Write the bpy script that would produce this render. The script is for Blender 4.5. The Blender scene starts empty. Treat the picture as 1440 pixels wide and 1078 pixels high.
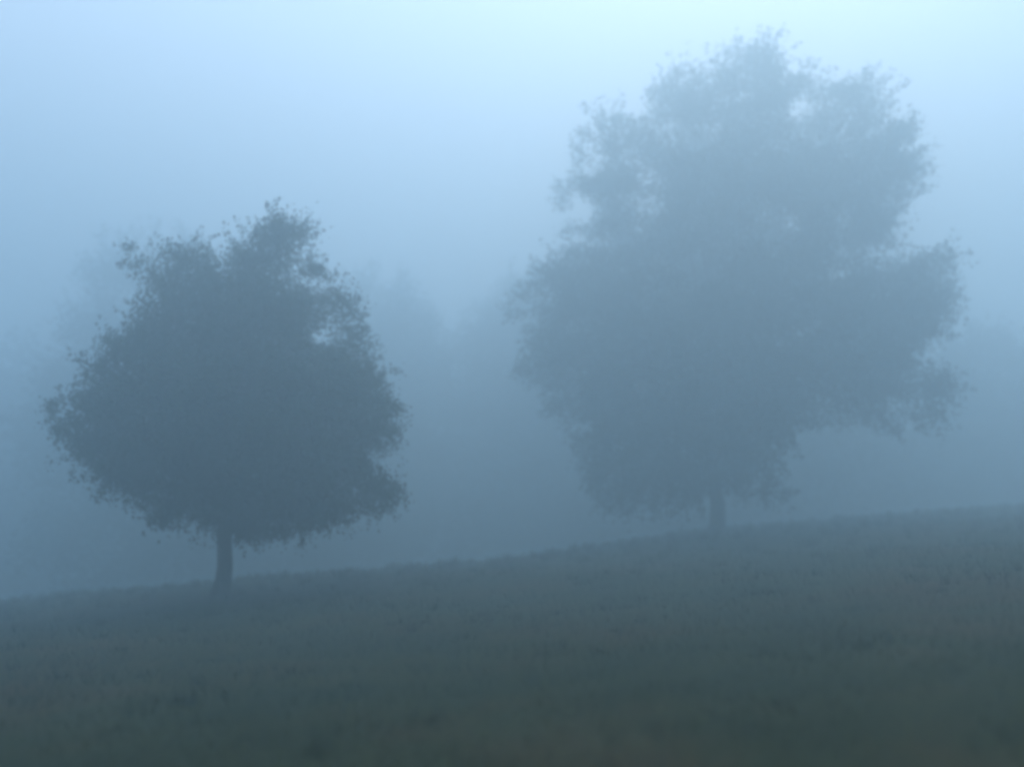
import bpy, math
import numpy as np

rng = np.random.default_rng(11)
S = bpy.context.scene
C = S.collection

# ------------------------------------------------------------ camera
cam = bpy.data.cameras.new("camera")
cam.sensor_width = 36
cam.lens = 1383 / 1440 * 36
cam.clip_end = 2000
co = bpy.data.objects.new("camera", cam)
C.objects.link(co)
co.location = (0, 0, 1.6)
co.rotation_euler = (math.radians(90) + math.atan(221 / 1383), 0, 0)
cam.dof.use_dof = True
cam.dof.focus_distance = 20.0
cam.dof.aperture_fstop = 0.30
S.camera = co

# ------------------------------------------------------------ sky and sun
SUN_EL, SUN_AZ = math.radians(50), math.radians(19)      # azimuth clockwise from +Y
w = bpy.data.worlds.new("World")
S.world = w
w.use_nodes = True
nt = w.node_tree
nt.nodes.clear()
N = nt.nodes.new
sky = N("ShaderNodeTexSky")
sky.sky_type = "NISHITA"
sky.sun_disc = False
sky.sun_elevation = SUN_EL
sky.sun_rotation = SUN_AZ
sky.air_density = 1.0
sky.dust_density = 1.0
sky.ozone_density = 1.5
tc = N("ShaderNodeTexCoord")
sep = N("ShaderNodeSeparateXYZ")
nt.links.new(tc.outputs["Generated"], sep.inputs[0])
mr = N("ShaderNodeMapRange")          # overcast cover: dim low down, bright overhead
mr.interpolation_type = "SMOOTHSTEP"
mr.inputs["From Min"].default_value = 0.02
mr.inputs["From Max"].default_value = 0.65
mr.inputs["To Min"].default_value = 0.06
mr.inputs["To Max"].default_value = 1.36
nt.links.new(sep.outputs["Z"], mr.inputs["Value"])
cover = N("ShaderNodeMixRGB")         # high thin cloud whitens the blue
cover.inputs[0].default_value = 0.65
cover.inputs[2].default_value = (6.5, 7.2, 8.5, 1)
nt.links.new(sky.outputs[0], cover.inputs[1])
mul = N("ShaderNodeMixRGB")
mul.blend_type = "MULTIPLY"
mul.inputs[0].default_value = 1
nt.links.new(cover.outputs[0], mul.inputs[1])
nt.links.new(mr.outputs[0], mul.inputs[2])
bg = N("ShaderNodeBackground")
bg.inputs[1].default_value = 0.15
out = N("ShaderNodeOutputWorld")
nt.links.new(mul.outputs[0], bg.inputs[0])
nt.links.new(bg.outputs[0], out.inputs[0])

sd = bpy.data.lights.new("sun", "SUN")
sd.energy = 1.0
sd.angle = math.radians(35)
sd.color = (1.0, 0.97, 0.92)
so = bpy.data.objects.new("sun", sd)
C.objects.link(so)
so.location = (20, 30, 60)
so.rotation_euler = (math.radians(90) - SUN_EL, 0, math.pi - SUN_AZ)

S.view_settings.view_transform = "Standard"
S.view_settings.look = "None"
S.view_settings.exposure = 0.03
S.view_settings.gamma = 1
S.cycles.volume_bounces = 3
S.cycles.max_bounces = 8
S.cycles.use_denoising = True
S.cycles.pixel_filter_type = "BLACKMAN_HARRIS"
S.cycles.filter_width = 4.0
HAZE_DENSITY, HAZE_COLOR, HAZE_G = 0.027, (0.705, 0.90, 1.0, 1), 0.69


# ------------------------------------------------------------ helpers
def props(o, label=None, cat=None, group=None, kind=None):
    for k, v in (("label", label), ("category", cat), ("group", group), ("kind", kind)):
        if v:
            o[k] = v
    return o


def mesh_obj(name, verts, faces, mat, parent=None, smooth=False, tint=None):
    """verts (n,3), faces (m,k) arrays, all faces with the same number of corners."""
    me = bpy.data.meshes.new(name)
    verts = np.asarray(verts, np.float32)
    faces = np.asarray(faces, np.int32)
    k = faces.shape[1]
    me.vertices.add(len(verts))
    me.vertices.foreach_set("co", verts.ravel())
    me.loops.add(faces.size)
    me.loops.foreach_set("vertex_index", faces.ravel())
    me.polygons.add(len(faces))
    me.polygons.foreach_set("loop_start", np.arange(0, faces.size, k, dtype=np.int32))
    me.polygons.foreach_set("loop_total", np.full(len(faces), k, np.int32))
    if smooth:
        me.polygons.foreach_set("use_smooth", np.ones(len(faces), bool))
    me.update(calc_edges=True)
    if tint is not None:
        a = me.attributes.new("tint", "FLOAT", "POINT")
        a.data.foreach_set("value", np.asarray(tint, np.float32))
    me.materials.append(mat)
    o = bpy.data.objects.new(name, me)
    C.objects.link(o)
    if parent:
        o.parent = parent
    return o


def material(name):
    m = bpy.data.materials.new(name)
    m.use_nodes = True
    t = m.node_tree
    return m, t, t.nodes["Principled BSDF"]


def ramp(t, stops):
    r = t.nodes.new("ShaderNodeValToRGB")
    e = r.color_ramp.elements
    while len(e) < len(stops):
        e.new(0.5)
    for q, (p, c) in zip(e, stops):
        q.position = p
        q.color = (*c, 1)
    return r


def leaf_material(name, dark, mid, light):
    m, t, b = material(name)
    at = t.nodes.new("ShaderNodeAttribute")
    at.attribute_name = "tint"
    r = ramp(t, [(0.0, dark), (0.55, mid), (1.0, light)])
    t.links.new(at.outputs["Fac"], r.inputs[0])
    t.links.new(r.outputs[0], b.inputs["Base Color"])
    b.inputs["Roughness"].default_value = 0.8
    b.inputs["Specular IOR Level"].default_value = 0.15
    tr = t.nodes.new("ShaderNodeBsdfTranslucent")
    t.links.new(r.outputs[0], tr.inputs[0])
    mx = t.nodes.new("ShaderNodeMixShader")
    mx.inputs[0].default_value = 0.25
    t.links.new(b.outputs[0], mx.inputs[1])
    t.links.new(tr.outputs[0], mx.inputs[2])
    t.links.new(mx.outputs[0], t.nodes["Material Output"].inputs["Surface"])
    return m


LEAF = leaf_material("foliage", (0.020, 0.034, 0.020), (0.034, 0.056, 0.030), (0.058, 0.080, 0.040))
LEAF2 = leaf_material("foliage_far", (0.024, 0.040, 0.026), (0.038, 0.060, 0.036), (0.060, 0.080, 0.048))
BLADE = leaf_material("grass_blade", (0.010, 0.020, 0.0012), (0.022, 0.030, 0.002), (0.056, 0.037, 0.005))

BLADE.node_tree.nodes["Principled BSDF"].inputs["Specular IOR Level"].default_value = 0.04

BARK, t, b = material("bark")
n = t.nodes.new("ShaderNodeTexNoise")
n.inputs["Scale"].default_value = 6
n.inputs["Detail"].default_value = 8
tcn = t.nodes.new("ShaderNodeTexCoord")
mp = t.nodes.new("ShaderNodeMapping")
mp.inputs["Scale"].default_value = (3, 3, 0.5)
t.links.new(tcn.outputs["Object"], mp.inputs[0])
t.links.new(mp.outputs[0], n.inputs["Vector"])
r = ramp(t, [(0.35, (0.022, 0.019, 0.016)), (0.65, (0.075, 0.064, 0.052))])
t.links.new(n.outputs[0], r.inputs[0])
t.links.new(r.outputs[0], b.inputs["Base Color"])
bp = t.nodes.new("ShaderNodeBump")
bp.inputs["Strength"].default_value = 0.6
bp.inputs["Distance"].default_value = 0.04
t.links.new(n.outputs[0], bp.inputs["Height"])
t.links.new(bp.outputs[0], b.inputs["Normal"])
b.inputs["Roughness"].default_value = 0.9

TURF, t, b = material("turf")
tcn = t.nodes.new("ShaderNodeTexCoord")
n1 = t.nodes.new("ShaderNodeTexNoise")
n1.inputs["Scale"].default_value = 0.22
n1.inputs["Detail"].default_value = 6
n1.inputs["Roughness"].default_value = 0.65
n2 = t.nodes.new("ShaderNodeTexNoise")
n2.inputs["Scale"].default_value = 14
n2.inputs["Detail"].default_value = 6
t.links.new(tcn.outputs["Object"], n1.inputs["Vector"])
t.links.new(tcn.outputs["Object"], n2.inputs["Vector"])
r1 = ramp(t, [(0.38, (0.012, 0.020, 0.002)), (0.5, (0.023, 0.028, 0.003)), (0.66, (0.046, 0.031, 0.006))])
r2 = ramp(t, [(0.3, (0.6, 0.6, 0.6)), (0.7, (1.35, 1.35, 1.35))])
t.links.new(n1.outputs[0], r1.inputs[0])
t.links.new(n2.outputs[0], r2.inputs[0])
mm = t.nodes.new("ShaderNodeMixRGB")
mm.blend_type = "MULTIPLY"
mm.inputs[0].default_value = 1
t.links.new(r1.outputs[0], mm.inputs[1])
t.links.new(r2.outputs[0], mm.inputs[2])
t.links.new(mm.outputs[0], b.inputs["Base Color"])
b.inputs["Roughness"].default_value = 0.95
b.inputs["Specular IOR Level"].default_value = 0.15
bp = t.nodes.new("ShaderNodeBump")
bp.inputs["Strength"].default_value = 0.7
bp.inputs["Distance"].default_value = 0.06
t.links.new(n2.outputs[0], bp.inputs["Height"])
t.links.new(bp.outputs[0], b.inputs["Normal"])


# ------------------------------------------------------------ ground
def ground_z(x, y):
    x = np.asarray(x, float)
    y = np.asarray(y, float)
    base = 0.082 * 70 * np.tanh(x / 70) + 0.026 * 120 * np.tanh(y / 120)
    s = np.clip((x + 2) / 16, 0, 1)
    yc = 34 + 18 * s * s * (3 - 2 * s)                    # where the slope rolls over, farther off on the right
    d = np.clip(y - yc, 0, None)
    drop = np.where(d < 16, 0.0030 * d * d, 0.768 + 0.096 * (d - 16))
    drop = 6 * np.tanh(drop / 6)
    und = 0.05 * np.sin(x * 0.31 + 1.3) * np.sin(y * 0.27 + 0.4) + 0.03 * np.sin(x * 0.83 + y * 0.55)
    return base - drop + und


gx = np.concatenate([np.linspace(-170, -40, 27)[:-1], np.linspace(-40, 50, 226), np.linspace(50, 170, 25)[1:]])
gy = np.concatenate([np.linspace(-45, 0, 12)[:-1], np.linspace(0, 75, 226), np.linspace(75, 270, 40)[1:]])
X, Y = np.meshgrid(gx, gy)
V = np.stack([X, Y, ground_z(X, Y)], -1).reshape(-1, 3)
nx, ny = len(gx), len(gy)
i = np.arange(nx - 1)[None, :] + nx * np.arange(ny - 1)[:, None]
F = np.stack([i, i + 1, i + nx + 1, i + nx], -1).reshape(-1, 4)
props(mesh_obj("ground", V, F, TURF, smooth=True), kind="structure")
Z_LOW = float(V[:, 2].min())


# ------------------------------------------------------------ grass
def grass():
    bands = [(5.0, 9, 420, 0.075, 0.0065), (9, 15, 190, 0.085, 0.010), (15, 25, 70, 0.095, 0.016), (25, 40, 26, 0.11, 0.026),
             (40, 62, 9, 0.15, 0.045)]
    vs, ts = [], []
    for y0, y1, dens, h, wd in bands:
        half = 0.58 * y1 + 1
        nb = int(2 * half * (y1 - y0) * dens)
        x = rng.uniform(-half, half, nb)
        y = rng.uniform(y0, y1, nb)
        tuft = 0.5 + 0.5 * np.sin(x * 1.9 + 2 * np.sin(y * 1.1)) * np.sin(y * 2.3 + 1.5 * np.sin(x * 0.9))
        keep = rng.random(nb) < 0.45 + 0.55 * tuft
        x, y, tuft = x[keep], y[keep], tuft[keep]
        nb = len(x)
        hh = h * rng.uniform(0.5, 1.35, nb) * (0.7 + 0.6 * tuft)
        a = rng.uniform(0, 2 * np.pi, nb)
        b2 = rng.uniform(0, 2 * np.pi, nb)
        lean = rng.uniform(0.1, 0.8, nb) * hh
        z = ground_z(x, y) - 0.005
        ww = wd * rng.uniform(0.6, 1.2, nb) / 2
        p0 = np.stack([x - np.cos(a) * ww, y - np.sin(a) * ww, z], -1)
        p1 = np.stack([x + np.cos(a) * ww, y + np.sin(a) * ww, z], -1)
        p2 = np.stack([x + np.cos(b2) * lean, y + np.sin(b2) * lean, z + hh], -1)
        vs.append(np.stack([p0, p1, p2], 1).reshape(-1, 3))
        patch = 0.5 + 0.25 * np.sin(x * 0.37 + 1.1 * np.sin(y * 0.21)) + 0.25 * np.sin(y * 0.53 + 1.7 * np.sin(x * 0.29))
        ts.append(np.repeat(np.clip(patch * 0.7 + rng.normal(0, 0.22, nb) + 0.08, 0, 1), 3))
    nt_ = 1900                                          # ragged taller tufts
    tx, ty = rng.uniform(-34, 42, nt_), rng.uniform(7, 62, nt_)
    ok = np.abs(tx) < 0.6 * ty + 2
    tx, ty = tx[ok], ty[ok]
    ts_ = rng.uniform(0.5, 1.5, len(tx)) * np.clip(ty / 30, 0.55, 1.2)
    nbl = 22
    x = np.repeat(tx, nbl) + rng.normal(0, 0.09, len(tx) * nbl)
    y = np.repeat(ty, nbl) + rng.normal(0, 0.09, len(tx) * nbl)
    hh = 0.19 * np.repeat(ts_, nbl) * rng.uniform(0.5, 1.2, len(x))
    a, b2 = rng.uniform(0, 2 * np.pi, (2, len(x)))
    z = ground_z(x, y) - 0.01
    ww = 0.004 + 0.0003 * y
    lean = hh * rng.uniform(0.1, 0.7, len(x))
    vs.append(np.stack([np.stack([x - np.cos(a) * ww, y - np.sin(a) * ww, z], -1), np.stack([x + np.cos(a) * ww, y + np.sin(a) * ww, z], -1),
                        np.stack([x + np.cos(b2) * lean, y + np.sin(b2) * lean, z + hh], -1)], 1).reshape(-1, 3))
    ts.append(np.repeat(np.clip(rng.normal(0.35, 0.22, len(x)), 0, 1), 3))
    vs = np.concatenate(vs)
    o = mesh_obj("grass", vs, np.arange(len(vs)).reshape(-1, 3), BLADE, tint=np.concatenate(ts))
    props(o, "short dark green and brownish grass covering the slope", "grass", kind="stuff")


grass()


# ------------------------------------------------------------ trees
def tube(path, radii, seg=8):
    path = np.asarray(path, float)
    m = len(path)
    tan = np.gradient(path, axis=0)
    tan /= np.linalg.norm(tan, axis=1)[:, None] + 1e-9
    ref = np.array([1.0, 0.13, 0.07])
    u = np.cross(tan, ref)
    u /= np.linalg.norm(u, axis=1)[:, None] + 1e-9
    v = np.cross(tan, u)
    a = np.linspace(0, 2 * np.pi, seg, endpoint=False)
    vs = path[:, None] + np.asarray(radii)[:, None, None] * (np.cos(a)[None, :, None] * u[:, None] + np.sin(a)[None, :, None] * v[:, None])
    i0 = (np.arange(m - 1)[:, None] * seg + np.arange(seg)[None])
    i1 = (np.arange(m - 1)[:, None] * seg + (np.arange(seg) + 1)[None] % seg)
    return vs.reshape(-1, 3), np.stack([i0, i1, i1 + seg, i0 + seg], -1).reshape(-1, 4)


def inside(px, pz, poly):
    res = np.zeros(len(px), bool)
    j = len(poly) - 1
    for k in range(len(poly)):
        xi, zi = poly[k]
        xj, zj = poly[j]
        c = ((zi > pz) != (zj > pz)) & (px < (xj - xi) * (pz - zi) / (zj - zi + 1e-12) + xi)
        res ^= c
        j = k
    return res


def edge_dist(px, pz, poly):
    best = np.full(len(px), 1e9)
    for k in range(len(poly)):
        a, b_ = np.array(poly[k - 1]), np.array(poly[k])
        ab = b_ - a
        s = np.clip(((px - a[0]) * ab[0] + (pz - a[1]) * ab[1]) / (ab @ ab), 0, 1)
        best = np.minimum(best, np.hypot(px - a[0] - s * ab[0], pz - a[1] - s * ab[1]))
    return best


def tree(name, loc, outline, holes, n_clumps, n_leaves, leaf, clump_r, girth, fork, label, mat, group=None, top_of_bole=None, trunk_r=0.3, fill=0.985):
    """A crown grown of leafy clumps inside a solid of the given profile (metres from the foot), limbs reaching into it."""
    x0, y0 = loc
    root = bpy.data.objects.new(name, None)
    C.objects.link(root)
    root.location = (x0, y0, float(ground_z(x0, y0)))
    props(root, label, "tree", group)
    P_ = np.array(outline, float)
    pc = (P_.min(0) + P_.max(0)) / 2
    P_ = pc + (P_ - pc) * fill                          # room for the leaves that stand out past the limbs
    outline = [tuple(v_) for v_ in P_]
    lo, hi = P_.min(0), P_.max(0)
    # clump centres
    cx = rng.uniform(lo[0], hi[0], n_clumps * 30)
    cz = rng.uniform(lo[1], hi[1], n_clumps * 30)
    d = edge_dist(cx, cz, outline)
    ok = inside(cx, cz, outline) & (d > clump_r * 0.22)
    cx, cz, d = cx[ok], cz[ok], d[ok]
    half = np.sqrt(np.clip(d * (2 * girth - d), 0.02, None))
    half = np.where(d > girth, girth, half)
    wgt = np.maximum(half / half.max(), 0.4)
    k = rng.random(len(cx)) < wgt
    cx, cz, d, half = cx[k][:n_clumps], cz[k][:n_clumps], d[k][:n_clumps], half[k][:n_clumps]
    m = len(cx)
    sgn = rng.choice([-1, 1], m)
    cy = sgn * half * np.sqrt(rng.uniform(0.05, 1, m))
    pull = 1 - 0.6 * np.abs(cy) / y0                     # the crown rounds off to the front and the back
    cx, cz = cx * pull, cz * pull
    rad = np.minimum(clump_r * rng.uniform(0.65, 1.35, m), 0.16 * clump_r + d * 0.95)
    keep = np.ones(m, bool)
    for hx, hz, hr in holes:
        keep &= np.hypot(cx - hx, (cz - hz)) > hr + rad * 0.35 + 0.07 * np.abs(cy)
    cx, cy, cz, rad = cx[keep], cy[keep], cz[keep], rad[keep]
    m = len(cx)
    ctr = np.stack([cx, cy, cz], -1)
    tint_c = rng.uniform(0.15, 0.75, m)
    # leaves
    share = (rad / rad.mean()) ** 2
    idx = rng.choice(m, n_leaves, p=share / share.sum())
    dv = rng.normal(size=(n_leaves, 3))
    dv /= np.linalg.norm(dv, axis=1)[:, None]
    rr = rng.random(n_leaves) ** 0.45
    sq = np.array([1.1, 1.1, 0.72])
    # ragged twiggy edge: some leaves ride on spikes
    spike = rng.normal(size=(m, 5, 3)) + (ctr - np.array([0, 0, (lo[1] + hi[1]) / 2]))[:, None, :] * 0.25
    spike /= np.linalg.norm(spike, axis=2)[:, :, None]
    on = rng.random(n_leaves) < 0.22
    sp = spike[idx, rng.integers(0, 5, n_leaves)]
    off = np.where(on[:, None], sp * (rng.uniform(0.4, 1.75, n_leaves))[:, None] + rng.normal(0, 0.07, (n_leaves, 3)), dv * rr[:, None] * sq)
    lc = ctr[idx] + off * rad[idx][:, None]
    out_ = ~inside(lc[:, 0], lc[:, 2], outline)
    dd = edge_dist(lc[:, 0], lc[:, 2], outline)
    cut = out_ & (dd > rng.exponential(1.0, n_leaves) * clump_r * np.where(on, 0.6, 0.26))
    for hx, hz, hr in holes:
        cut |= np.hypot(lc[:, 0] - hx, lc[:, 2] - hz) < hr * rng.uniform(0.7, 1.1, n_leaves) + 0.07 * np.abs(lc[:, 1])
    lc, idx = lc[~cut], idx[~cut]
    q = len(lc)
    t1 = rng.normal(size=(q, 3))
    t1[:, 2] -= 0.3
    t1 /= np.linalg.norm(t1, axis=1)[:, None]
    t2 = np.cross(t1, rng.normal(size=(q, 3)))
    t2 /= np.linalg.norm(t2, axis=1)[:, None]
    L = leaf * rng.uniform(0.45, 1.45, q)[:, None]
    vs = np.stack([lc - t1 * L * 0.55, lc + t2 * L * 0.33, lc + t1 * L * 0.55, lc - t2 * L * 0.33], 1).reshape(-1, 3)
    tint = np.clip(tint_c[idx] + rng.normal(0, 0.12, q), 0, 1)
    crown = mesh_obj("crown", vs, np.arange(4 * q).reshape(-1, 4), mat, root, tint=np.repeat(tint, 4))
    # trunk and limbs
    TV, TF, base = [], [], 0

    def add(path, radii, seg=8):
        nonlocal base
        v_, f_ = tube(path, radii, seg)
        TV.append(v_)
        TF.append(f_ + base)
        base += len(v_)

    H = hi[1]
    mid = (lo[0] * 0.5 + hi[0] * 0.5)
    zz = np.array([-0.25, 0.0, 0.12, 0.35, fork * 0.5, fork, fork + (H - fork) * 0.3, fork + (H - fork) * 0.6, fork + (H - fork) * 0.9])
    xx = np.interp(zz, [0, fork, H], [0, 0.02, mid * 0.5]) + 0.012 * H * np.sin(zz * 1.7) * (zz > 0.3) * 0.5
    yy = 0.01 * H * np.sin(zz * 1.1 + 1) * (zz > 0.3) * 0.5
    rr_ = trunk_r * np.array([1.9, 1.65, 1.35, 1.12, 1.0, 0.95, 0.6, 0.32, 0.06])
    add(np.stack([xx, yy, zz], -1), rr_, 14)
    for k in range(7):                                  # root flare
        a = k * 0.9 + 0.3
        e = trunk_r * 2.6
        add([[0.5 * trunk_r * math.cos(a), 0.5 * trunk_r * math.sin(a), 0.45],
             [1.1 * trunk_r * math.cos(a), 1.1 * trunk_r * math.sin(a), 0.12],
             [e * math.cos(a), e * math.sin(a), -0.12]], [trunk_r * 0.42, trunk_r * 0.38, trunk_r * 0.16], 7)
    order = rng.permutation(m)[:min(m, 90)]
    for o_ in order:
        e = ctr[o_]
        far = np.hypot(e[0], e[1])
        zs = fork + max(0.0, (e[2] - fork)) * rng.uniform(0.05, 0.55)
        xs = float(np.interp(zs, zz, xx))
        s0 = np.array([xs, 0, zs])
        mid_p = s0 * 0.5 + e * 0.5 + np.array([0, 0, 0.12 * far * rng.uniform(-0.2, 1)])
        if not inside(np.array([mid_p[0], mid_p[0] * 0.5 + e[0] * 0.5]), np.array([mid_p[2], mid_p[2] * 0.5 + e[2] * 0.5]), outline).all():
            continue
        q1 = s0 * 0.75 + mid_p * 0.25 + rng.normal(0, 0.08, 3)
        r0 = trunk_r * rng.uniform(0.16, 0.36)
        add([s0, q1, mid_p, e * 0.8 + mid_p * 0.2, e], [r0, r0 * 0.8, r0 * 0.5, r0 * 0.22, r0 * 0.08], 6)
    trunk = mesh_obj("trunk", np.concatenate(TV), np.concatenate(TF), BARK, root, smooth=True)
    return root


SMALL = [(-0.26, 1.51), (-1.14, 1.7), (-1.93, 1.97), (-2.72, 2.28), (-3.23, 2.61), (-3.48, 2.9), (-4.02, 3.38), (-4.28, 3.71),
         (-5.17, 3.83), (-5.33, 4.22), (-4.92, 4.46), (-5.1, 4.76), (-5.37, 5.21), (-4.9, 5.49), (-4.26, 5.69), (-4.03, 6.36),
         (-3.67, 6.86), (-3.35, 7.47), (-2.87, 7.84), (-2.38, 7.99), (-2.3, 8.46), (-3.1, 8.5), (-3.2, 9.08), (-3.45, 9.85),
         (-2.3, 9.95), (-1.75, 9.6), (-1.3, 9.65), (-1.08, 10.13), (-0.67, 9.96), (-0.41, 9.8), (0.46, 9.75), (0.85, 10.2),
         (1.3, 10.5), (1.62, 10.8), (2.15, 10.5), (2.7, 9.95), (2.18, 9.65), (2.29, 9.33), (2.9, 9.08), (3.12, 8.61),
         (3.62, 8.5), (3.54, 7.88), (3.75, 7.17), (3.96, 6.66), (4.82, 6.66), (4.76, 6.36), (4.27, 6.16), (4.38, 5.65),
         (5.04, 5.1), (4.59, 4.82), (4.7, 4.46), (4.22, 4.07), (4.32, 3.68), (4.76, 3.28), (4.68, 2.51), (4.55, 2.16),
         (3.58, 2.09), (2.82, 1.78), (1.67, 1.51), (0.71, 1.42)]
TALL = [(-4.33, 0.59), (-5.58, 1.38), (-6.14, 2.96), (-6.5, 4.56), (-7.14, 5.36), (-7.62, 5.53), (-7.77, 6.83), (-9.0, 6.83),
        (-9.06, 8.14), (-8.41, 9.14), (-9.33, 10.14), (-9.72, 10.97), (-8.41, 11.65), (-7.75, 12.84), (-5.6, 13.35),
        (-5.42, 14.38), (-6.91, 14.73), (-7.07, 15.87), (-7.23, 16.64), (-6.39, 17.16), (-6.38, 18.05), (-5.97, 19.11),
        (-4.68, 19.82), (-3.51, 19.29), (-2.82, 19.82), (-3.14, 20.72), (-1.77, 21.7), (-0.9, 22.35), (0.15, 23.37),
        (1.5, 22.9), (2.6, 23.0), (3.35, 22.35), (4.18, 21.8), (4.47, 21.4), (5.82, 21.3), (7.18, 21.2), (8.17, 20.36),
        (8.8, 19.64), (9.93, 18.75), (9.37, 17.87), (9.66, 17.16), (10.46, 16.64), (10.97, 15.87), (10.22, 15.59),
        (10.34, 14.83), (9.2, 14.5), (8.5, 14.1), (8.1, 13.6), (8.5, 13.1), (9.2, 13.1), (10.06, 13.4),
        (11.19, 12.84), (11.4, 11.14), (11.5, 10.3), (10.97, 9.63), (10.72, 8.47), (10.19, 7.81), (10.61, 6.83),
        (10.51, 5.36), (9.63, 4.24), (8.83, 4.17), (8.23, 4.88), (6.32, 5.04), (4.7, 4.72), (3.41, 4.4), (2.88, 3.28),
        (3.33, 1.38), (2.31, 1.0), (1.07, 1.69), (0.12, 1.69), (-1.49, 0.69)]
SMALL = [(x * (0.93 if x < 0 else 1.09), z * 1.037) for x, z in SMALL]
TALL = [(x * (1.16 if x < 0 else 1.11), z * 1.13) for x, z in TALL]
TALL_HOLES = [(-2.37, 17.34, 0.45), (-1.22, 16.81, 0.55), (3.34, 18.05, 0.6), (4.47, 16.99, 0.4), (-5.74, 15.94, 0.4),
              (-1.21, 10.81, 0.5), (1.61, 11.99, 0.4), (4.74, 12.16, 0.45)]

TALL_HOLES = [(x * 1.136, z * 1.136, r_ * 1.15) for x, z, r_ in TALL_HOLES]
tree("round_tree", (-8.13, 28), SMALL, [(-2.55, 8.9, 0.12), (4.45, 3.9, 0.1), (4.5, 6.35, 0.1)], 1000, 320000, 0.085, 0.55, 4.6, 1.75,
         "small round dense tree on a short bare trunk, nearest and darkest", LEAF, trunk_r=0.21)
tree("broad_tree", (10.3, 50), TALL, TALL_HOLES, 1700, 420000, 0.16, 0.95, 7.5, 3.0,
     "tall broad tree half hidden in fog at the crest of the slope", LEAF, trunk_r=0.36)


def blob(w_, h_, z0, seed, n_=40, amp=0.1):
    r_ = np.random.default_rng(seed)
    ph = r_.uniform(0, 6.28, 5)
    pts = []
    for k in range(n_):
        a = 2 * math.pi * k / n_
        f_ = 1 + sum(amp / (j + 1) * math.sin((j + 2) * a + ph[j]) for j in range(5)) + r_.normal(0, 0.025)
        pts.append((w_ * math.cos(a) * f_, z0 + h_ / 2 + h_ / 2 * math.sin(a) * f_))
    return pts


FAR = [(-27.8, 78, 10.5, 28.6, 3, "faint pale tree in the fog right behind the small round tree"),
       (-12.5, 88, 8.0, 25.6, 4, "ghostly tree in the fog between the two main trees, standing clear of both"),
       (-1.4, 92, 8.5, 25.8, 5, "ghostly tree in the fog touching the left side of the tall broad tree"),
       (47.5, 90, 10.0, 21.5, 6, "barely visible tree in the fog at the right edge")]
for x, y, wd, top, sd_, lab in FAR:
    g0 = float(ground_z(x, y))
    tree("distant_tree", (x, y), blob(wd, top - g0 + 1.0, -1.0, sd_), [], 420, 100000, 0.28, 1.5, wd * 0.8, 3.5, lab, LEAF2,
         "trees fading into the fog", trunk_r=0.4)



def woodland():
    """A far-off wood that reads as one soft mass: crowns of leaves, row behind row, on the ground beyond the crest."""
    vs, ts = [], []
    for k in range(95):
        x = rng.uniform(-75, 90)
        y = rng.uniform(88, 125)
        r_ = rng.uniform(5, 8.5)
        g0 = float(ground_z(x, y))
        top = rng.uniform(13, 20) + 3.0 * math.sin(x * 0.09)
        nl = 3200
        dv = rng.normal(size=(nl, 3))
        dv /= np.linalg.norm(dv, axis=1)[:, None]
        lump = 1 + 0.16 * np.sin(dv[:, 0] * 5 + k) * np.sin(dv[:, 2] * 6 + 2 * k) + 0.1 * np.sin(dv[:, 1] * 9 + dv[:, 2] * 7)
        rr = rng.random(nl) ** 0.35 * lump
        h2 = (top - g0) / 2
        lc = np.array([x, y, g0 + h2]) + dv * rr[:, None] * np.array([r_, r_, h2])
        lc[:, 2] = np.maximum(lc[:, 2], g0 + 0.3)
        t1 = rng.normal(size=(nl, 3))
        t1 /= np.linalg.norm(t1, axis=1)[:, None]
        t2 = np.cross(t1, rng.normal(size=(nl, 3)))
        t2 /= np.linalg.norm(t2, axis=1)[:, None]
        vs.append(np.stack([lc - t1 * 0.42, lc + t2 * 0.3, lc + t1 * 0.42, lc - t2 * 0.3], 1).reshape(-1, 3))
        ts.append(np.repeat(np.clip(rng.uniform(0.2, 0.7) + rng.normal(0, 0.1, nl), 0, 1), 4))
    vs = np.concatenate(vs)
    o = mesh_obj("woodland", vs, np.arange(len(vs)).reshape(-1, 4), LEAF2, tint=np.concatenate(ts))
    props(o, "far-off wood lost in the fog as a dark soft band along the horizon", "woodland", kind="stuff")


woodland()

# ------------------------------------------------------------ haze
hz = bpy.data.materials.new("haze")
hz.use_nodes = True
t = hz.node_tree
t.nodes.clear()
pv = t.nodes.new("ShaderNodeVolumePrincipled")
pv.inputs["Color"].default_value = HAZE_COLOR
pv.inputs["Density"].default_value = HAZE_DENSITY
pv.inputs["Anisotropy"].default_value = HAZE_G
mo = t.nodes.new("ShaderNodeOutputMaterial")
t.links.new(pv.outputs[0], mo.inputs["Volume"])
x0, x1, y0, y1, z0, z1 = -175, 175, -50, 275, Z_LOW - 1.0, 31.0
V = [(x, y, z) for z in (z0, z1) for y in (y0, y1) for x in (x0, x1)]
F = [(0, 2, 3, 1), (4, 5, 7, 6), (0, 1, 5, 4), (2, 6, 7, 3), (0, 4, 6, 2), (1, 3, 7, 5)]
props(mesh_obj("haze", V, F, hz), "thick blue grey fog filling the whole place", "fog", kind="stuff")
